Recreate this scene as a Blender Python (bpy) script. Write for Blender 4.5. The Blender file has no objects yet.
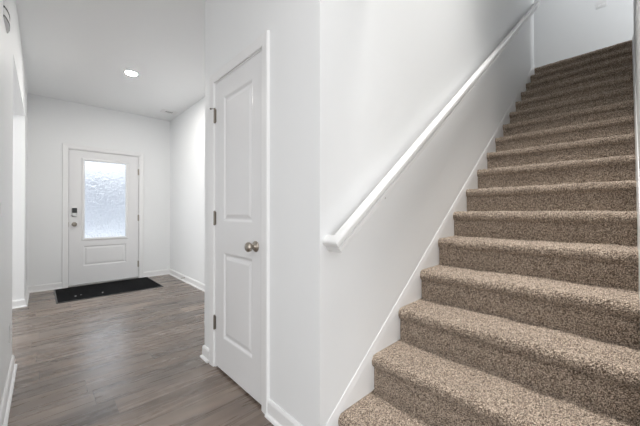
import bpy, bmesh, math, random
from mathutils import Vector, Matrix, noise
R = math.radians
random.seed(4)
S = bpy.context.scene
COL = S.collection

# ------------------------------------------------------------------ camera
CAM_H = 1.1176
cd = bpy.data.cameras.new('camera'); cam = bpy.data.objects.new('camera', cd); COL.objects.link(cam)
cam.location = (0, 0, CAM_H)
cam.rotation_euler = (R(90.2675), 0, R(-43.4004))
cd.sensor_width = 36; cd.lens = 36 * 292.66 / 640
cd.shift_y = -2.1 / 640
cd.clip_start = .02
S.camera = cam

# ------------------------------------------------------------------ sky, lights, exposure
W = bpy.data.worlds.new('sky'); S.world = W; W.use_nodes = True
nt = W.node_tree; nt.nodes.clear()
wo = nt.nodes.new('ShaderNodeOutputWorld'); wb = nt.nodes.new('ShaderNodeBackground')
wb.inputs['Color'].default_value = (.86, .93, 1, 1); wb.inputs['Strength'].default_value = 1.65
nt.links.new(wb.outputs[0], wo.inputs[0])

def area(name, loc, rot, sx, sy, power, col=(1, 1, 1), spread=180):
    d = bpy.data.lights.new(name, 'AREA'); d.shape = 'RECTANGLE'; d.size = sx; d.size_y = sy
    d.energy = power; d.color = col; d.spread = R(spread)
    o = bpy.data.objects.new(name, d); COL.objects.link(o); o.location = loc; o.rotation_euler = [R(a) for a in rot]
    return o
area('window_light', (-1.8, -4.85, 1.45), (90, 0, 0), 4.2, 1.9, 76, (.97, .985, 1))            # windows of the room behind, facing +y
area('side_window_light', (-4.45, -1.2, 1.45), (90, 0, -90), 3.6, 1.7, 30, (.97, .985, 1))     # its side windows, facing +x
area('room_ceiling_fill', (-.9, -1.0, 2.70), (0, 0, 0), 2.6, 2.6, 24, (1, 1, 1))           # broad unseen fill added under its ceiling
area('stair_foot_fill', (.55, .4, 2.74), (0, 0, 0), .5, .5, 3, (1, .985, .96))                # small unseen fill added above the stair foot for treads and walls
area('study_window_light', (-2.35, 3.9, 1.45), (90, 0, -90), 3.2, 1.7, 42, (.97, .985, 1))      # window of the room off the foyer
area('hall_ceiling_light', (5.8, .2, 5.6), (0, 0, 0), .6, .6, 5.5, (.95, .97, 1))              # upstairs hall lamp
area('hall_window_light', (5.52, -1.55, 4.3), (90, 0, 0), .3, 1.2, 12, (.95, .98, 1))            # small window at the end of the upstairs hall
area('stairwell_fill', (1.95, .30, 5.6), (0, 0, 0), .6, .5, 16.5, (1, .98, .95), 54)             # narrow unseen beam added high over the stairs to brighten the treads
vs = S.view_settings
vs.view_transform = 'Standard'; vs.look = 'None'; vs.gamma = 1; vs.use_curve_mapping = False
vs.exposure = 0.42

# ------------------------------------------------------------------ materials
class N:
    def __init__(s, name):
        s.m = bpy.data.materials.new(name); s.m.use_nodes = True; s.t = s.m.node_tree
        s.b = s.t.nodes['Principled BSDF']
    def n(s, typ, **kw):
        x = s.t.nodes.new(typ)
        for k, v in kw.items():
            if k.startswith('i_'): x.inputs[k[2:].replace('_', ' ')].default_value = v
            else: setattr(x, k, v)
        return x
    def l(s, a, b): s.t.links.new(a, b)
    def math(s, op, a, b=None):
        x = s.n('ShaderNodeMath', operation=op)
        for i, v in enumerate((a, b)):
            if v is None: continue
            if isinstance(v, (int, float)): x.inputs[i].default_value = v
            else: s.l(v, x.inputs[i])
        return x.outputs[0]

def paint(name, col, rough, bump=.02, scale=400):
    k = N(name); k.b.inputs['Base Color'].default_value = (*col, 1); k.b.inputs['Roughness'].default_value = rough
    if bump:
        tc = k.n('ShaderNodeTexCoord'); nz = k.n('ShaderNodeTexNoise', i_Scale=scale, i_Detail=2.0)
        bp = k.n('ShaderNodeBump', i_Strength=bump, i_Distance=.002)
        k.l(tc.outputs['Object'], nz.inputs['Vector']); k.l(nz.outputs[0], bp.inputs['Height']); k.l(bp.outputs[0], k.b.inputs['Normal'])
    return k.m
M_wall = paint('wall_paint', (.86, .87, .875), .55, .08, 250)
M_ceil = paint('ceiling_paint', (.92, .93, .935), .8, .12, 180)
M_trim = paint('trim_enamel', (.86, .86, .86), .32, 0)
M_door = paint('door_enamel', (.82, .82, .825), .35, .03, 60)
M_rail = paint('rail_enamel', (.80, .80, .795), .4, 0)
M_plastic = paint('white_plastic', (.85, .85, .85), .35, 0)
M_black = paint('black_plastic', (.012, .014, .014), .25, 0)
M_dark = paint('dark_gap', (.05, .047, .045), .6, 0)
M_conc = paint('outdoor_concrete', (.80, .80, .80), .9, .2, 30)
M_siding = paint('house_siding', (.36, .37, .40), .8, 0)
M_roof = paint('roof_shingle', (.16, .15, .16), .9, 0)
def metal(name, col, rough):
    k = N(name); k.b.inputs['Base Color'].default_value = (*col, 1); k.b.inputs['Metallic'].default_value = 1; k.b.inputs['Roughness'].default_value = rough
    return k.m
M_nickel = metal('satin_nickel', (.40, .36, .31), .3)
M_hinge = metal('hinge_metal', (.24, .215, .185), .42)
M_steel = metal('brushed_steel', (.55, .55, .54), .35)

def floor_mat():
    k = N('plank_floor')
    tc = k.n('ShaderNodeTexCoord'); sp = k.n('ShaderNodeSeparateXYZ'); k.l(tc.outputs['Object'], sp.inputs[0])
    PW, PL = .182, 1.22
    yy = k.math('DIVIDE', k.math('ADD', sp.outputs[1], .05), PW); row = k.math('FLOOR', yy)
    wn = k.n('ShaderNodeTexWhiteNoise', noise_dimensions='1D'); k.l(row, wn.inputs['W'])
    xx = k.math('ADD', k.math('DIVIDE', sp.outputs[0], PL), k.math('MULTIPLY', wn.outputs[0], 7.3)); cx = k.math('FLOOR', xx)
    cb = k.n('ShaderNodeCombineXYZ'); k.l(row, cb.inputs[0]); k.l(cx, cb.inputs[1])
    w2 = k.n('ShaderNodeTexWhiteNoise', noise_dimensions='2D'); k.l(cb.outputs[0], w2.inputs['Vector'])
    # grain: noise stretched along the plank, shifted per plank
    gv = k.n('ShaderNodeCombineXYZ')
    k.l(k.math('ADD', k.math('MULTIPLY', sp.outputs[0], 1.2), k.math('MULTIPLY', w2.outputs[0], 37)), gv.inputs[0])
    k.l(k.math('MULTIPLY', sp.outputs[1], 17), gv.inputs[1]); k.l(k.math('MULTIPLY', row, 3.7), gv.inputs[2])
    g1 = k.n('ShaderNodeTexNoise', i_Scale=1.0, i_Detail=6.0, i_Roughness=.62, i_Distortion=.6); k.l(gv.outputs[0], g1.inputs['Vector'])
    gv2 = k.n('ShaderNodeVectorMath', operation='MULTIPLY'); gv2.inputs[1].default_value = (.9, .28, 1); k.l(gv.outputs[0], gv2.inputs[0])
    g2 = k.n('ShaderNodeTexNoise', i_Scale=1.0, i_Detail=3.0, i_Roughness=.5, i_Distortion=1.2); k.l(gv2.outputs[0], g2.inputs['Vector'])
    f = k.math('ADD', k.math('MULTIPLY', g1.outputs[0], .42), k.math('MULTIPLY', g2.outputs[0], .58))
    rp = k.n('ShaderNodeValToRGB'); e = rp.color_ramp.elements
    e[0].position = .34; e[0].color = (.090, .064, .048, 1); e[1].position = .66; e[1].color = (.265, .205, .165, 1)
    m = e.new(.5); m.color = (.172, .132, .106, 1)
    k.l(f, rp.inputs[0])
    hs = k.n('ShaderNodeHueSaturation'); k.l(rp.outputs[0], hs.inputs['Color'])
    k.l(k.math('ADD', .80, k.math('MULTIPLY', w2.outputs[0], .38)), hs.inputs['Value'])
    k.l(k.math('ADD', .92, k.math('MULTIPLY', wn.outputs[0], .22)), hs.inputs['Saturation'])
    # joints
    fy = k.math('FRACT', yy); dy = k.math('MULTIPLY', k.math('MINIMUM', fy, k.math('SUBTRACT', 1, fy)), PW)
    fx = k.math('FRACT', xx); dx = k.math('MULTIPLY', k.math('MINIMUM', fx, k.math('SUBTRACT', 1, fx)), PL)
    d = k.math('MINIMUM', dx, dy); gap = k.math('LESS_THAN', d, .0015)
    mx = k.n('ShaderNodeMix', data_type='RGBA'); k.l(gap, mx.inputs[0]); k.l(hs.outputs[0], mx.inputs[6]); mx.inputs[7].default_value = (.07, .053, .043, 1)
    k.l(mx.outputs[2], k.b.inputs['Base Color']); k.b.inputs['Specular IOR Level'].default_value = 1.0
    k.l(k.math('ADD', .20, k.math('MULTIPLY', g1.outputs[0], .16)), k.b.inputs['Roughness'])
    bp = k.n('ShaderNodeBump', i_Strength=.25, i_Distance=.002)
    k.l(k.math('SUBTRACT', k.math('MULTIPLY', g1.outputs[0], .5), k.math('MULTIPLY', gap, .8)), bp.inputs['Height']); k.l(bp.outputs[0], k.b.inputs['Normal'])
    return k.m
M_floor = floor_mat()

def carpet_mat():
    k = N('twist_carpet')
    tc = k.n('ShaderNodeTexCoord')
    v = k.n('ShaderNodeTexVoronoi', i_Scale=350.0, i_Randomness=1.0); k.l(tc.outputs['Object'], v.inputs['Vector'])
    bw = k.n('ShaderNodeSeparateColor'); k.l(v.outputs['Color'], bw.inputs[0])
    nz = k.n('ShaderNodeTexNoise', i_Scale=150.0, i_Detail=3.0, i_Roughness=.7); k.l(tc.outputs['Object'], nz.inputs['Vector'])
    f = k.math('ADD', k.math('MULTIPLY', bw.outputs[0], .62), k.math('MULTIPLY', nz.outputs[0], .38))
    rp = k.n('ShaderNodeValToRGB'); e = rp.color_ramp.elements
    e[0].position = .27; e[0].color = (.072, .050, .036, 1); e[1].position = .76; e[1].color = (.68, .56, .45, 1)
    m = e.new(.42); m.color = (.185, .138, .103, 1); m = e.new(.56); m.color = (.365, .288, .223, 1)
    k.l(f, rp.inputs[0]); k.l(rp.outputs[0], k.b.inputs['Base Color'])
    k.b.inputs['Roughness'].default_value = 1; k.b.inputs['Specular IOR Level'].default_value = .1
    k.b.inputs['Sheen Weight'].default_value = .15; k.b.inputs['Sheen Roughness'].default_value = .6
    bp = k.n('ShaderNodeBump', i_Strength=.8, i_Distance=.006); k.l(f, bp.inputs['Height']); k.l(bp.outputs[0], k.b.inputs['Normal'])
    return k.m
M_carpet = carpet_mat()

def mat_mat():
    k = N('black_mat_pile'); tc = k.n('ShaderNodeTexCoord')
    nz = k.n('ShaderNodeTexNoise', i_Scale=140.0, i_Detail=3.0); k.l(tc.outputs['Object'], nz.inputs['Vector'])
    rp = k.n('ShaderNodeValToRGB'); e = rp.color_ramp.elements
    e[0].position = .35; e[0].color = (.003, .003, .0035, 1); e[1].position = .75; e[1].color = (.016, .0165, .018, 1)
    k.l(nz.outputs[0], rp.inputs[0]); k.l(rp.outputs[0], k.b.inputs['Base Color']); k.b.inputs['Roughness'].default_value = 1; k.b.inputs['Specular IOR Level'].default_value = .12
    bp = k.n('ShaderNodeBump', i_Strength=.6, i_Distance=.004); k.l(nz.outputs[0], bp.inputs['Height']); k.l(bp.outputs[0], k.b.inputs['Normal'])
    return k.m
M_mat = mat_mat()

def glass_mat():
    k = N('rain_glass'); k.b.inputs['Transmission Weight'].default_value = 1; k.b.inputs['Roughness'].default_value = .28
    k.b.inputs['IOR'].default_value = 1.3; k.b.inputs['Base Color'].default_value = (.97, .98, 1, 1)
    tc = k.n('ShaderNodeTexCoord'); mp = k.n('ShaderNodeMapping'); mp.inputs['Scale'].default_value = (1, 1, .55); k.l(tc.outputs['Object'], mp.inputs[0])
    nz = k.n('ShaderNodeTexNoise', i_Scale=44.0, i_Detail=2.0, i_Distortion=.8); k.l(mp.outputs[0], nz.inputs['Vector'])
    bp = k.n('ShaderNodeBump', i_Strength=.9, i_Distance=.02); k.l(nz.outputs[0], bp.inputs['Height']); k.l(bp.outputs[0], k.b.inputs['Normal'])
    return k.m
M_glass = glass_mat()
def emit(name, col, s):
    k = N(name); k.b.inputs['Emission Color'].default_value = (*col, 1); k.b.inputs['Emission Strength'].default_value = s
    k.b.inputs['Base Color'].default_value = (*col, 1); return k.m
M_lamp = emit('lamp_diffuser', (1, .96, .91), 460)

# ------------------------------------------------------------------ mesh helpers
def obj(name, bm, mat, parent=None, smooth=False):
    bmesh.ops.recalc_face_normals(bm, faces=bm.faces[:])
    me = bpy.data.meshes.new(name); bm.to_mesh(me); bm.free()
    if mat: me.materials.append(mat)
    if smooth:
        for p in me.polygons: p.use_smooth = True
    o = bpy.data.objects.new(name, me); COL.objects.link(o)
    if parent: o.parent = parent
    return o
def box(bm, x0, x1, y0, y1, z0, z1, bev=0, seg=2):
    r = bmesh.ops.create_cube(bm, size=1)
    for v in r['verts']:
        v.co = Vector((x0 if v.co.x < 0 else x1, y0 if v.co.y < 0 else y1, z0 if v.co.z < 0 else z1))
    if bev:
        es = {e for v in r['verts'] for e in v.link_edges}
        bmesh.ops.bevel(bm, geom=list(es), offset=bev, segments=seg, affect='EDGES', profile=.5)
def boxes(*bs, bev=0):
    bm = bmesh.new()
    for b in bs: box(bm, *b, bev=bev)
    return bm
def tag(o, label, cat, group=None, kind=None):
    o['label'] = label; o['category'] = cat
    if group: o['group'] = group
    if kind: o['kind'] = kind
    return o
def thing(name, loc, label, cat, group=None, kind=None, rot=(0, 0, 0)):
    o = bpy.data.objects.new(name, None); COL.objects.link(o); o.location = loc; o.rotation_euler = rot; o.empty_display_size = .1
    return tag(o, label, cat, group, kind)
def struct(name, bm, mat, label, cat): return tag(obj(name, bm, mat), label, cat, kind='structure')
def lathe(bm, prof, axis, centre, seg=28):
    """prof: (radius, distance along axis); axis: unit Vector"""
    axis = Vector(axis).normalized(); u = axis.orthogonal().normalized(); w = axis.cross(u); c = Vector(centre); rings = []
    for r, t in prof:
        rings.append([bm.verts.new(c + axis * t + (u * math.cos(2 * math.pi * k / seg) + w * math.sin(2 * math.pi * k / seg)) * max(r, 1e-4)) for k in range(seg)])
    for a, b in zip(rings, rings[1:]):
        for k in range(seg): bm.faces.new((a[k], a[(k + 1) % seg], b[(k + 1) % seg], b[k]))
    bm.faces.new(rings[0][::-1]); bm.faces.new(rings[-1])
def prism(bm, pts, ext):
    """closed polygon pts (Vectors) pushed along ext"""
    a = [bm.verts.new(p) for p in pts]; b = [bm.verts.new(Vector(p) + Vector(ext)) for p in pts]; n = len(a)
    bm.faces.new(a[::-1]); bm.faces.new(b)
    for k in range(n): bm.faces.new((a[k], a[(k + 1) % n], b[(k + 1) % n], b[k]))
def base_prof(h=.093, t=.013, shoe=.014):
    """baseboard cross-section: (out from the wall, up)"""
    q = [(0, 0), (t + shoe, 0), (t + shoe, .006), (t + shoe * .75, .013), (t + .002, .018), (t, .019), (t, h - .016), (t - .003, h - .008), (t - .006, h - .003), (.004, h), (0, h)]
    return q
def baseboard(bm, p, q, out, h=.093, ext0=0, ext1=0):
    """straight run from p to q (xy), standing out of the wall along out (xy); ext*: mitre growth at each end (+1 outside corner, -1 inside)"""
    p, q, o = Vector((*p, 0)), Vector((*q, 0)), Vector((*out, 0)); d = (q - p).normalized(); a, b = [], []
    for t, z in base_prof(h):
        a.append(bm.verts.new(p + o * t - d * t * ext0 + Vector((0, 0, z)))); b.append(bm.verts.new(q + o * t + d * t * ext1 + Vector((0, 0, z))))
    n = len(a); bm.faces.new(a[::-1]); bm.faces.new(b)
    for k in range(n): bm.faces.new((a[k], a[(k + 1) % n], b[(k + 1) % n], b[k]))

# ------------------------------------------------------------------ the setting
CZ = 2.774          # lower ceiling
UZ = 3.25           # upper floor
TZ = 5.69           # upper ceiling
XC, YW = .909, .963  # closet wall plane, stair wall plane
XL = -.16           # left wall plane
YF = 5.735          # front wall plane
XR = 1.675          # right foyer wall plane
YR = -.042          # right stair wall plane
XE = 5.27           # end of the stair walls

struct('floor', boxes((-4.7, 5.25, -5.1, 5.865, -.12, 0)), M_floor, 'grey brown wood plank floor running from the stairs to the front door', 'floor')
struct('ceiling', boxes((-4.7, .999, -5.1, 5.865, CZ, CZ + .15), (.999, 1.35, YR, YW, CZ, CZ + .15), (.999, 1.795, 1.08, 5.865, CZ, CZ + .15)), M_ceil,
       'smooth white ceiling over the foyer and closet', 'ceiling')
struct('wall_front', boxes((-2.62, .265, YF, YF + .13, 0, CZ), (1.19, XR + .12, YF, YF + .13, 0, CZ), (.265, 1.19, YF, YF + .13, 2.085, CZ)), M_wall,
       'white foyer wall around the front door', 'wall')
struct('wall_foyer_right', boxes((XR, XR + .12, 2.26, YF, 0, CZ)), M_wall, 'white foyer wall to the right of the front door', 'wall')
struct('wall_closet', boxes((XC, XC + .12, YW, 1.425, 0, CZ), (XC, XC + .12, 2.08, 2.26, 0, CZ), (XC, XC + .12, 1.425, 2.08, 2.065, CZ), (XC + .12, XR + .12, 2.14, 2.26, 0, CZ)), M_wall,
       'white wall holding the narrow closet door', 'wall')
struct('wall_stair_left', boxes((XC + .12, XE, YW, YW + .12, 0, CZ), (1.35, XE, YW, YW + .12, CZ, TZ)), M_wall, 'white stairwell wall carrying the handrail', 'wall')
struct('wall_stair_right', boxes((.999, 1.35, YR - .12, YR, 0, CZ), (1.35, XE, YR - .12, YR, 0, TZ)), M_wall, 'white stairwell wall at the right edge of the stairs', 'wall')
struct('wall_left', boxes((XL - .12, XL, 1.75, 3.05, 0, CZ), (XL - .12, XL, 3.05, 4.93, 2.262, CZ), (XL - .12, XL, 4.93, YF, 0, CZ)), M_wall,
       'white left wall with a wide plain opening before the foyer', 'wall')
struct('wall_stairwell_header', boxes((1.23, 1.35, YR, YW, CZ + .15, TZ)), M_wall, 'white wall over the foot of the stairs', 'wall')
struct('wall_upper', boxes((6.35, 6.47, -1.6, 2.7, UZ, TZ), (5.15, XE, -1.6, YR - .12, UZ, TZ), (5.15, XE, YW + .12, 2.7, UZ, TZ), (5.15, 6.47, -1.72, -1.6, UZ, TZ), (5.15, 6.47, 2.7, 2.82, UZ, TZ)), M_wall,
       'pale grey white hall wall at the top of the stairs', 'wall')
struct('ceiling_upper', boxes((1.23, 6.47, -1.72, 2.82, TZ, TZ + .1)), M_ceil, 'white ceiling of the upstairs hall', 'ceiling')
struct('wall_great_room', boxes((-4.7, XL - .12, 1.75, 1.87, 0, CZ), (-4.7, -4.58, -5.1, 1.75, 0, CZ), (-4.58, 1.12, -5.1, -4.98, 0, CZ), (1.0, 1.12, -4.98, YR - .12, 0, CZ)), M_wall,
       'white walls of the room behind the viewer', 'wall')
struct('wall_study', boxes((-2.62, -2.5, 1.87, YF, 0, CZ)), M_wall, 'white far wall of the room off the foyer', 'wall')
struct('floor_upper', boxes((5.275, 6.35, -1.6, 2.7, UZ - .06, UZ - .003)), M_carpet, 'brown carpeted floor of the upstairs hall', 'floor')

bm = bmesh.new()
baseboard(bm, (XL, 1.75), (XL, 3.05), (1, 0), ext1=1)
baseboard(bm, (XL, 3.05), (XL - .12, 3.05), (0, 1), ext0=1)
baseboard(bm, (XL - .12, 4.93), (XL, 4.93), (0, -1), ext1=1)
baseboard(bm, (XL, 4.93), (XL, YF), (1, 0), ext0=1, ext1=-1)
struct('baseboard_left', bm, M_trim, 'white baseboard along the left wall and its opening', 'baseboard')
bm = bmesh.new(); baseboard(bm, (XL, YF), (.203, YF), (0, -1), ext0=-1); baseboard(bm, (1.255, YF), (XR, YF), (0, -1), ext1=-1)
struct('baseboard_front', bm, M_trim, 'white baseboard either side of the front door', 'baseboard')
bm = bmesh.new(); baseboard(bm, (XR, YF), (XR, 2.26), (-1, 0), ext0=-1, ext1=-1)
struct('baseboard_right', bm, M_trim, 'white baseboard along the right foyer wall', 'baseboard')
bm = bmesh.new()
baseboard(bm, (XC, YW), (XC, 1.373), (-1, 0), ext0=1)
baseboard(bm, (XC, 2.152), (XC, 2.26), (-1, 0), ext1=1)
baseboard(bm, (XC, 2.26), (XR, 2.26), (0, 1), ext0=1, ext1=-1)
baseboard(bm, (XC, YW), (.955, YW), (0, -1), ext0=1)
struct('baseboard_closet', bm, M_trim, 'white baseboard either side of the closet door', 'baseboard')

# ------------------------------------------------------------------ doors
def rect_ring(bm, f, u0, u1, v0, v1, prof, open_bottom=False):
    """mitred frame round the rectangle; prof: closed list of (outward offset, height); f(u, v, h) -> Vector"""
    rings = []
    for o, h in prof:
        rings.append([bm.verts.new(f(u0 - o, v0 if open_bottom else v0 - o, h)), bm.verts.new(f(u0 - o, v1 + o, h)), bm.verts.new(f(u1 + o, v1 + o, h)), bm.verts.new(f(u1 + o, v0 if open_bottom else v0 - o, h))])
    n = len(rings)
    for i in range(n):
        a, b = rings[i], rings[(i + 1) % n]
        for k in range(3 if open_bottom else 4): bm.faces.new((a[k], a[(k + 1) % 4], b[(k + 1) % 4], b[k]))
    if open_bottom:
        bm.faces.new([r[0] for r in rings]); bm.faces.new([r[3] for r in rings][::-1])
def slab(bm, f, w, h, t, panels, holes=()):
    """door leaf from (0,0) to (w,h): h=0 at its face, -t at its back; moulded panels (u0,u1,v0,v1), holes cut through"""
    allp = list(panels) + list(holes)
    us = sorted({0, w, *[a for p in allp for a in p[:2]]}); vs_ = sorted({0, h, *[a for p in allp for a in p[2:]]})
    cache = {}
    def V(u, v, d):
        k = (round(u, 5), round(v, 5), round(d, 5))
        if k not in cache: cache[k] = bm.verts.new(f(u, v, d))
        return cache[k]
    for d in (0, -t):
        for i in range(len(us) - 1):
            for j in range(len(vs_) - 1):
                mu, mv = (us[i] + us[i + 1]) / 2, (vs_[j] + vs_[j + 1]) / 2
                if any(p[0] < mu < p[1] and p[2] < mv < p[3] for p in (allp if d == 0 else holes)): continue
                bm.faces.new((V(us[i], vs_[j], d), V(us[i + 1], vs_[j], d), V(us[i + 1], vs_[j + 1], d), V(us[i], vs_[j + 1], d)))
    for i in range(len(us) - 1):
        for v in (0, h): bm.faces.new((V(us[i], v, 0), V(us[i + 1], v, 0), V(us[i + 1], v, -t), V(us[i], v, -t)))
    for j in range(len(vs_) - 1):
        for u in (0, w): bm.faces.new((V(u, vs_[j], 0), V(u, vs_[j + 1], 0), V(u, vs_[j + 1], -t), V(u, vs_[j], -t)))
    def sub(vals, a, b): return [x for x in vals if a - 1e-6 <= x <= b + 1e-6]
    def loop(p, ins, d, full=False):
        a, b, c, e = p[0] + ins, p[1] - ins, p[2] + ins, p[3] - ins
        return [V(a, c, d), V(b, c, d), V(b, e, d), V(a, e, d)]
    for p in holes:
        A, B = loop(p, 0, 0), loop(p, 0, -t)
        for k in range(4): bm.faces.new((A[k], A[(k + 1) % 4], B[(k + 1) % 4], B[k]))
    for p in panels:
        prof = [(0, 0), (.006, -.0015), (.014, -.007), (.018, -.009), (.026, -.009), (.044, -.003), (.05, -.002)]
        L = [loop(p, i, d) for i, d in prof]
        for a, b in zip(L, L[1:]):
            for k in range(4): bm.faces.new((a[k], a[(k + 1) % 4], b[(k + 1) % 4], b[k]))
        bm.faces.new(L[-1])
CASING = [(0, 0), (0, .010), (.006, .013), (.04, .016), (.058, .018), (.064, .015), (.066, 0)]

# closet door: opens towards the viewer, hinges on the far side
D2 = thing('door_1', (XC, 1.75, 0), 'narrow white two panel closet door with silver knob', 'door', kind='structure')
inv = Vector((-XC, -1.75, 0))
fc = lambda u, v, h: Vector((XC - .001 - h, 1.446 + u, .018 + v)) + inv          # u along +y, h towards -x
bm = bmesh.new(); slab(bm, fc, .613, 2.027, .035, [(.100, .488, .226, .822), (.100, .488, 1.037, 1.902)]); obj('door_leaf', bm, M_door, D2)
fcc = lambda u, v, h: Vector((XC - h, u, v)) + inv
bm = bmesh.new(); rect_ring(bm, fcc, 1.438, 2.067, 0, 2.053, [(.006, 0)] + [(o + .006, h) for o, h in CASING[1:]], open_bottom=True)
obj('door_casing', bm, M_trim, D2)
bm = boxes((XC, XC + .12, 1.425, 1.442, 0, 2.065), (XC, XC + .12, 2.063, 2.08, 0, 2.065), (XC, XC + .12, 1.442, 2.063, 2.0495, 2.065),
           (XC + .04, XC + .052, 1.442, 1.455, 0, 2.05), (XC + .04, XC + .052, 2.05, 2.063, 0, 2.05), (XC + .04, XC + .052, 1.455, 2.05, 2.036, 2.05))
bmesh.ops.translate(bm, verts=bm.verts, vec=inv); obj('door_jamb', bm, M_trim, D2)
for z in (1.815, 1.075, .322):
    bm = bmesh.new(); lathe(bm, [(.003, -.052), (.0075, -.049), (.0075, .049), (.003, .054)], (0, 0, 1), (XC - .007, 2.066, z), 12)
    box(bm, XC - .004, XC - .0012, 2.05, 2.082, z - .046, z + .046); bmesh.ops.translate(bm, verts=bm.verts, vec=inv)
    hg = obj('door_hinge', bm, M_hinge, D2); hg['label'] = 'satin nickel hinge'
    if z > 1.5:
        bm = bmesh.new(); lathe(bm, [(.002, 0), (.002, .026), (.006, .027), (.006, .036)], (-.6, .8, 0), (XC - .007, 2.066, z + .056), 10)
        box(bm, XC - .010, XC - .004, 2.062, 2.07, z + .052, z + .059); bmesh.ops.translate(bm, verts=bm.verts, vec=inv); obj('pin_stop', bm, M_hinge, hg)
bm = bmesh.new(); lathe(bm, [(.0, 0), (.032, 0), (.033, .004), (.029, .009), (.013, .012), (.011, .026), (.014, .03), (.024, .036), (.0285, .046), (.028, .056), (.02, .064), (.008, .067), (0, .067)], (-1, 0, 0), (XC - .001, 1.507, .917), 32)
bmesh.ops.translate(bm, verts=bm.verts, vec=inv); obj('door_knob', bm, M_nickel, D2, True)['label'] = 'round satin nickel knob'

# front door
D1 = thing('door_2', (.7275, YF, 0), 'white front door with a tall frosted glass pane and keypad lock', 'door', kind='structure')
inv = Vector((-.7275, -YF, 0))
ff = lambda u, v, h: Vector((.2775 + u, YF + .012 - h, .028 + v)) + inv
GL = (.173, .727, .683, 1.896)
bm = bmesh.new(); slab(bm, ff, .9, 2.03, .044, [(.168, .732, .262, .575)], [GL]); obj('door_leaf', bm, M_door, D1)
bm = bmesh.new(); rect_ring(bm, ff, *GL, [(-.012, -.044), (-.012, .004), (-.006, .010), (.014, .012), (.024, .006), (.027, 0), (.001, -.0), (.001, -.044)]); obj('pane_frame', bm, M_trim, D1)
bm = bmesh.new(); a, b = ff(GL[0] + .005, GL[2] + .005, -.019), ff(GL[1] - .005, GL[3] - .005, -.025); box(bm, a.x, b.x, min(a.y, b.y), max(a.y, b.y), a.z, b.z)
obj('glass_pane', bm, M_glass, D1)['label'] = 'frosted rain glass pane'
ffc = lambda u, v, h: Vector((u, YF - h, v)) + inv
bm = bmesh.new(); rect_ring(bm, ffc, .270, 1.185, 0, 2.067, [(.004, 0)] + [(o + .004, h) for o, h in CASING[1:]], open_bottom=True); obj('door_casing', bm, M_trim, D1)
bm = boxes((.265, .2735, YF, YF + .13, 0, 2.085), (1.1815, 1.19, YF, YF + .13, 0, 2.085), (.2735, 1.1815, YF, YF + .13, 2.062, 2.085),
           (.2735, .29, YF + .058, YF + .075, 0, 2.062), (1.165, 1.1815, YF + .058, YF + .075, 0, 2.062), (.29, 1.165, YF + .058, YF + .075, 2.045, 2.062))
bmesh.ops.translate(bm, verts=bm.verts, vec=inv); obj('door_jamb', bm, M_trim, D1)
bm = boxes((.2735, 1.1815, YF - .012, YF + .13, 0, .024), bev=.004); bmesh.ops.translate(bm, verts=bm.verts, vec=inv); obj('door_sill', bm, M_steel, D1)['label'] = 'grey metal sill'
for z in (1.80, 1.022, .242):
    bm = bmesh.new(); lathe(bm, [(.003, -.054), (.0085, -.05), (.0085, .05), (.003, .054)], (0, 0, 1), (1.1795, YF + .004, z), 12)
    box(bm, 1.166, 1.178, YF + .009, YF + .0115, z - .05, z + .05); bmesh.ops.translate(bm, verts=bm.verts, vec=inv); obj('door_hinge', bm, M_nickel, D1)
yk = YF + .012
bm = boxes((.308, .374, yk - .026, yk, 1.052, 1.185), bev=.011); bmesh.ops.translate(bm, verts=bm.verts, vec=inv)
kp = obj('keypad_lock', bm, M_steel, D1, False); kp['label'] = 'silver keypad lock with a black screen'
bm = boxes((.312, .370, yk - .029, yk - .02, 1.108, 1.181), bev=.004); bmesh.ops.translate(bm, verts=bm.verts, vec=inv); obj('keypad_screen', bm, M_black, kp)['label'] = 'black screen'
bm = boxes((.331, .351, yk - .045, yk - .02, 1.072, 1.082), bev=.003); bmesh.ops.translate(bm, verts=bm.verts, vec=inv); obj('thumb_turn', bm, M_steel, kp)
bm = bmesh.new(); lathe(bm, [(0, 0), (.032, 0), (.033, .004), (.028, .009), (.013, .012), (.011, .026), (.02, .034), (.028, .045), (.027, .056), (.018, .064), (0, .066)], (0, -1, 0), (.341, yk, .936), 28)
bmesh.ops.translate(bm, verts=bm.verts, vec=inv); obj('door_knob', bm, M_nickel, D1, True)['label'] = 'round silver knob'
bm = boxes((.2745, .279, YF + .008, YF + .02, .90, .97)); bmesh.ops.translate(bm, verts=bm.verts, vec=inv); obj('latch_plate', bm, M_nickel, D1)

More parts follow.
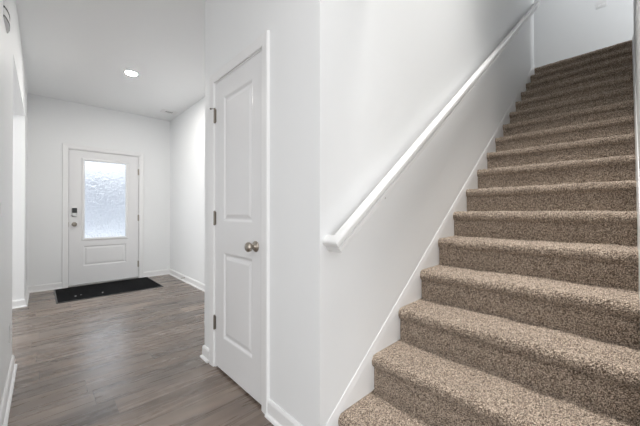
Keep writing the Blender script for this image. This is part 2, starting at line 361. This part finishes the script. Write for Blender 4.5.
# ------------------------------------------------------------------ staircase
RUN, RISE, X0, Z0 = .2645, .1935, 1.0212, .119      # nosing front line
NT, NB, YS0, YS1 = .035, .035, YR + .013, YW - .008   # nosing half heights; clear width between the skirt boards
ST = thing('staircase', (X0, (YS0 + YS1) / 2, 0), 'straight flight of stairs covered in speckled brown carpet', 'staircase')
def nz_line(x): return Z0 + RISE / RUN * (x - X0)
def carpet(name, prof, closed_back, step, amp):
    """sweeps the open surface profile [(x, z)] across the stair width, tufted; closed_back: further profile points at the hidden side"""
    pts = []                                            # resample
    for (ax, az), (bx, bz) in zip(prof, prof[1:]):
        n = max(1, round(math.hypot(bx - ax, bz - az) / step))
        pts += [(ax + (bx - ax) * k / n, az + (bz - az) * k / n) for k in range(n)]
    pts.append(prof[-1]); ny = round((YS1 - YS0) / step); off = Vector((-X0, -(YS0 + YS1) / 2, 0))
    verts, faces, m = [], [], len(pts)
    for i, (x, z) in enumerate(pts):
        a, b = pts[max(0, i - 1)], pts[min(m - 1, i + 1)]; t = Vector((b[0] - a[0], 0, b[1] - a[1])).normalized(); nrm = Vector((-t.z, 0, t.x))
        if nrm.z < -.3 or (abs(nrm.z) <= .3 and nrm.x > 0): pass
        for j in range(ny + 1):
            y = YS0 + (YS1 - YS0) * j / ny; p = Vector((x, y, z))
            d = amp * (random.random() - .35) + .006 * noise.noise(p * 9) + .004 * noise.noise(p * 38)
            if j in (0, ny): d = 0
            verts.append(p + nrm * d + off)
    W_ = ny + 1
    for i in range(m - 1):
        for j in range(ny): faces.append((i * W_ + j, i * W_ + j + 1, (i + 1) * W_ + j + 1, (i + 1) * W_ + j))
    nb = len(verts)                                     # hidden back closes the solid
    for x, z in closed_back:
        for j in range(W_): verts.append(Vector((x, YS0 + (YS1 - YS0) * j / ny, z)) + off)
    rows = [(m - 1) * W_] + [nb + k * W_ for k in range(len(closed_back))] + [0]
    for a, b in zip(rows, rows[1:]):
        for j in range(ny): faces.append((a + j, a + j + 1, b + j + 1, b + j))
    ring = [i * W_ for i in range(m)] + [nb + k * W_ for k in range(len(closed_back))]
    faces.append(tuple(ring)); faces.append(tuple(r + ny for r in ring[::-1]))
    me = bpy.data.meshes.new(name); me.from_pydata([tuple(v) for v in verts], [], faces); me.materials.append(M_carpet)
    b2 = bmesh.new(); b2.from_mesh(me); bmesh.ops.recalc_face_normals(b2, faces=b2.faces[:]); b2.to_mesh(me); b2.free()
    o = bpy.data.objects.new(name, me); COL.objects.link(o); o.parent = ST
    return o
for i in range(17):
    x, z = X0 + i * RUN, Z0 + i * RISE
    st = .0062 if i < 6 else .008 if i < 10 else .012
    back = x + RUN + .024 if i < 16 else x + .25
    top, bot = z + NT, z - NB
    prof = [(back, top + .006), (back - .02, top + .001), (x + .06, top)]
    for k in range(1, 10):                              # bull nose
        a = R(90 + 20 * k); r = NT
        prof.append((x + r * .9 + r * .9 * math.cos(a), z + r * math.sin(a)))
    prof.append((x + .024, bot))
    prof = [(x_, z_) for x_, z_ in prof]
    carpet('stair_tread', prof, [(back, bot)], st, .0042)
    xr, zb = x + .022, (Z0 + (i - 1) * RISE + NT if i else 0)
    carpet('stair_riser', [(xr, bot + .012), (xr - .001, (bot + zb) / 2), (xr, zb - .012)], [(xr + .03, zb - .012), (xr + .03, bot + .012)], st, .0036)
# skirt boards on both walls, plumb cut at the foot
def skirt(y0, y1, out):
    bm = bmesh.new(); xa, xb, up = .952, 5.262, .078; t = abs(y1 - y0)
    lo = lambda x: max(0, nz_line(x) - .33)
    top = lambda x: nz_line(x) + up
    xk = X0 + (.33 - Z0) * RUN / RISE; yc = (YS0 + YS1) / 2
    s = Vector((RUN, 0, RISE)).normalized(); n = Vector((-RISE, 0, RUN)).normalized(); o = Vector((0, 1 if y1 > y0 else -1, 0)); dz = .036 / n.z
    low = lambda x: top(x) - dz                         # foot of the bevelled upper edge
    P = [(xa, 0), (xk, 0), (xb, lo(xb)), (xb, low(xb)), (xa, low(xa))]
    prism(bm, [Vector((x - X0, y0 - yc, z)) for x, z in P], (0, y1 - y0, 0))
    a = Vector((xa - X0, y0 - yc, low(xa))); L = Vector((xb - X0, y0 - yc, low(xb))) - a; dv = Vector((0, 0, dz))
    prism(bm, [a, a + dv, a + dv + o * t * .3, a + dv * .93 + o * t * .45, a + dv * .4 + o * t * .8, a + o * t], L)
    return obj('skirt_board', bm, M_trim, ST)
skirt(YW - .0006, YS1 + .0003, 1)
skirt(YR + .0006, YS0 - .0003, -1)

# ------------------------------------------------------------------ handrail
RS = .746                                               # slope of the rail
sl = Vector((1, 0, RS)).normalized(); up = Vector((-RS, 0, 1)).normalized()
HR = thing('handrail', (.93, YW, nz_line(.93) + .945), 'white painted wooden handrail rising along the stairwell wall', 'handrail')
prof = [(-.024, 0), (-.018, .003), (.014, .003), (.021, .0005), (.026, -.006), (.026, -.022), (.022, -.027), (.016, -.029), (.016, -.036), (.021, -.038), (.021, -.058), (.017, -.062), (-.019, -.062), (-.024, -.058)]
yc, xs, xe = .064, .942, 5.15
p0 = Vector((xs, 0, nz_line(xs) + .938)); L = (xe - xs) / sl.x
bm = bmesh.new(); rings = []
for o, n in prof:
    rings.append([p0 + sl * (-o) + up * n + Vector((0, YW, 0)), p0 + sl * (-o) + up * n + Vector((0, YW - yc - o, 0)),
                  p0 + sl * (L + o) + up * n + Vector((0, YW - yc - o, 0)), p0 + sl * (L + o) + up * n + Vector((0, YW, 0))])
rv = [[bm.verts.new(v - HR.location) for v in r] for r in rings]
def run(bm, R_, i0, i1):
    k = len(R_)
    V_ = [[bm.verts.new(r[i] - HR.location) for i in (i0, i1)] for r in R_]
    for a in range(k): bm.faces.new((V_[a][0], V_[a][1], V_[(a + 1) % k][1], V_[(a + 1) % k][0]))
    bm.faces.new([v[0] for v in V_]); bm.faces.new([v[1] for v in V_][::-1])
bm.free()
for nm, a, b in (('rail', 1, 2), ('rail_return', 0, 1), ('rail_return', 2, 3)):
    bm = bmesh.new(); run(bm, rings, a, b); obj(nm, bm, M_rail, HR)
for x in (1.34, 2.70, 4.06, 4.92):
    c = Vector((x, YW, nz_line(xs) + RS * (x - xs) + .938 - .10)) - HR.location
    bm = bmesh.new()
    lathe(bm, [(0, 0), (.017, 0), (.017, .004), (.008, .007), (.0055, .03), (.006, .05)], (0, -1, 0), c, 16)
    lathe(bm, [(.006, -.006), (.006, .06)], (up.x * .9, 0, up.z), c + Vector((0, -.05, 0)), 12)
    b = obj('rail_bracket', bm, M_rail, HR)
    bm = bmesh.new(); lathe(bm, [(0, 0), (.0055, 0), (.004, .004), (0, .005)], (0, -1, 0), c + Vector((0, -.056, 0)), 10); obj('bracket_screw', bm, M_nickel, b)

# ------------------------------------------------------------------ ceiling fittings
LP = thing('recessed_light', (.755, 4.07, CZ), 'round recessed ceiling light glowing in the foyer', 'light')
bm = bmesh.new(); lathe(bm, [(.057, 0), (.082, 0), (.082, -.003), (.078, -.006), (.061, -.006), (.057, -.002)], (0, 0, 1), (0, 0, 0), 40)
bm.faces.ensure_lookup_table()
for f in [f for f in bm.faces if len(f.verts) > 4]: bm.faces.remove(f)
obj('trim_ring', bm, M_plastic, LP)
bm = bmesh.new(); lathe(bm, [(.0, -.003), (.056, -.003), (.056, 0)], (0, 0, 1), (0, 0, 0), 40); obj('light_diffuser', bm, M_lamp, LP)['label'] = 'glowing white disc'
VT = thing('ceiling_vent', (1.505, 5.22, CZ), 'small white ceiling vent in the corner by the front door', 'vent')
bm = bmesh.new(); fv = lambda u, v, h: Vector((u, v, -h)); rect_ring(bm, fv, -.055, .055, -.03, .03, [(0, 0), (0, .004), (.005, .006), (.06, .003), (.063, 0)]); obj('vent_frame', bm, M_plastic, VT)
bm = boxes((-.055, .055, -.03, .03, -.001, 0)); obj('vent_duct', bm, M_dark, VT)['label'] = 'dark duct opening'
bm = bmesh.new()
for k in range(3): box(bm, -.055, .055, -.0155 + k * .015, -.0145 + k * .015, -.0035, -.001)
obj('vent_louver', bm, M_plastic, VT)

# ------------------------------------------------------------------ wall fittings
def plate(name, loc, rz, label, cat, gangs=1, kind='switch', w=None):
    """cover plate, local +y out of the wall"""
    w = w or (.072 if gangs == 1 else .118)
    t = thing(name, loc, label, cat, rot=(0, 0, rz))
    obj('cover_plate', boxes((-w / 2, w / 2, 0, .006, -.0585, .0585), bev=.003), M_plastic, t)
    for g in range(gangs):
        cx = (g - (gangs - 1) / 2) * .046
        if kind == 'switch':
            bm = bmesh.new(); prism(bm, [Vector((cx - .0165, .005, -.033)), Vector((cx - .0165, .011, -.033)), Vector((cx - .0165, .0075, 0)), Vector((cx - .0165, .0095, .033)), Vector((cx - .0165, .005, .033))], (.033, 0, 0))
            obj('rocker', bm, M_trim, t)
        else:
            for zz in (-.0195, .0195):
                bm = bmesh.new(); box(bm, cx - .0165, cx + .0165, .005, .0085, zz - .0145, zz + .0145, bev=.003); so = obj('socket', bm, M_trim, t)
                bm = boxes((cx - .0075, cx - .0055, .008, .0088, zz - .003, zz + .006), (cx + .0055, cx + .0075, .008, .0088, zz - .003, zz + .006), (cx - .002, cx + .002, .008, .0088, zz - .0095, zz - .006)); obj('slot', bm, M_dark, so)
    return t
plate('wall_outlet', (XL, 2.83, .318), R(-90), 'white wall outlet low on the left wall above the baseboard', 'outlet', kind='socket')
plate('light_switch', (XL, 2.145, 1.13), R(-90), 'white light switch on the left wall at the photo edge', 'switch')
plate('light_switch', (6.35, .29, 4.385), R(90), 'white double light switch on the upstairs hall wall', 'switch', gangs=2, w=.122)

CH = thing('door_chime', (XL, 2.42, 2.235), 'white bow fronted door chime with two dark bands high on the left wall', 'door chime')
def bow(bm, z0, z1, w, bulge, base):
    a = [Vector((0, -w / 2, z0))] + [Vector((base + bulge * (1 - (2 * k / 16 - 1) ** 2), -w / 2 + w * k / 16, z0)) for k in range(17)] + [Vector((0, w / 2, z0))]
    prism(bm, a, (0, 0, z1 - z0))
bm = bmesh.new(); bow(bm, -.062, .09, .20, .013, .004); obj('chime_cover', bm, M_plastic, CH)
for z in (-.055, -.005):
    bm = bmesh.new(); bow(bm, z - .005, z + .005, .203, .0142, .0045); obj('chime_band', bm, M_dark, CH)['label'] = 'dark curved band'

DS = thing('door_stop', (XR - .013, 4.93, .062), 'small metal spring door stop on the right foyer baseboard', 'door stop')
bm = bmesh.new(); lathe(bm, [(0, 0), (.011, 0), (.011, .004), (.006, .006), (.005, .008)], (-1, 0, 0), (0, 0, 0), 14); obj('stop_base', bm, M_nickel, DS)
bm = bmesh.new(); pr = [(.005, .008)]
for k in range(14): pr += [(.006, .010 + k * .0036), (.0045, .0118 + k * .0036)]
lathe(bm, pr, (-1, 0, 0), (0, 0, 0), 12); obj('stop_spring', bm, M_nickel, DS)
bm = bmesh.new(); lathe(bm, [(0, .059), (.008, .059), (.009, .064), (.007, .073), (0, .074)], (-1, 0, 0), (0, 0, 0), 14); obj('stop_tip', bm, M_plastic, DS)['label'] = 'white rubber tip'

# ------------------------------------------------------------------ doormat
DM = thing('doormat', (.715, 5.255, 0), 'flat black doormat lying before the front door', 'doormat', rot=(0, 0, R(.6)))
obj('mat_pile', boxes((-.585, .585, -.425, .425, .001, .009), bev=.002), M_mat, DM)
bm = bmesh.new(); rect_ring(bm, lambda u, v, h: Vector((u, v, h)), -.585, .585, -.425, .425, [(-.001, 0), (-.001, .008), (.014, .006), (.018, 0)]); obj('mat_border', bm, M_black, DM)['label'] = 'smooth black rubber edge'
for k, (x, y, s) in enumerate(((.315, 5.03, .011), (.37, 5.05, .008), (.60, 5.0, .008))):
    bm = bmesh.new(); bmesh.ops.create_icosphere(bm, subdivisions=1, radius=1)
    for v in bm.verts: v.co = Vector((v.co.x * s * random.uniform(.7, 1.3), v.co.y * s * random.uniform(.7, 1.2), v.co.z * .003 + .0115))
    o = obj('lint_scrap', bm, M_plastic); o.location = (x, y, 0)
    tag(o, ('pale lint scrap on the black doormat, nearest its left end', 'pale lint scrap on the black doormat, between two others', 'pale lint scrap on the black doormat, nearest its middle')[k], 'lint', 'lint scraps on the doormat')

# ------------------------------------------------------------------ outdoors, seen blurred through the pane
struct('ground', boxes((-8, 10, 5.9, 30, -.3, -.12)), M_conc, 'pale concrete ground outside the front door', 'ground')
HS = thing('house', (2.6, 17, -.12), 'grey house across the street, blurred behind the frosted door pane', 'house')
obj('house_wall', boxes((-7, 7, 0, 6, 0, 2.6)), M_siding, HS)
bm = bmesh.new(); prism(bm, [Vector((-7.3, -.4, 2.6)), Vector((-7.3, 6.4, 2.6)), Vector((-7.3, 3, 3.7))], (14.6, 0, 0)); obj('house_roof', bm, M_roof, HS)
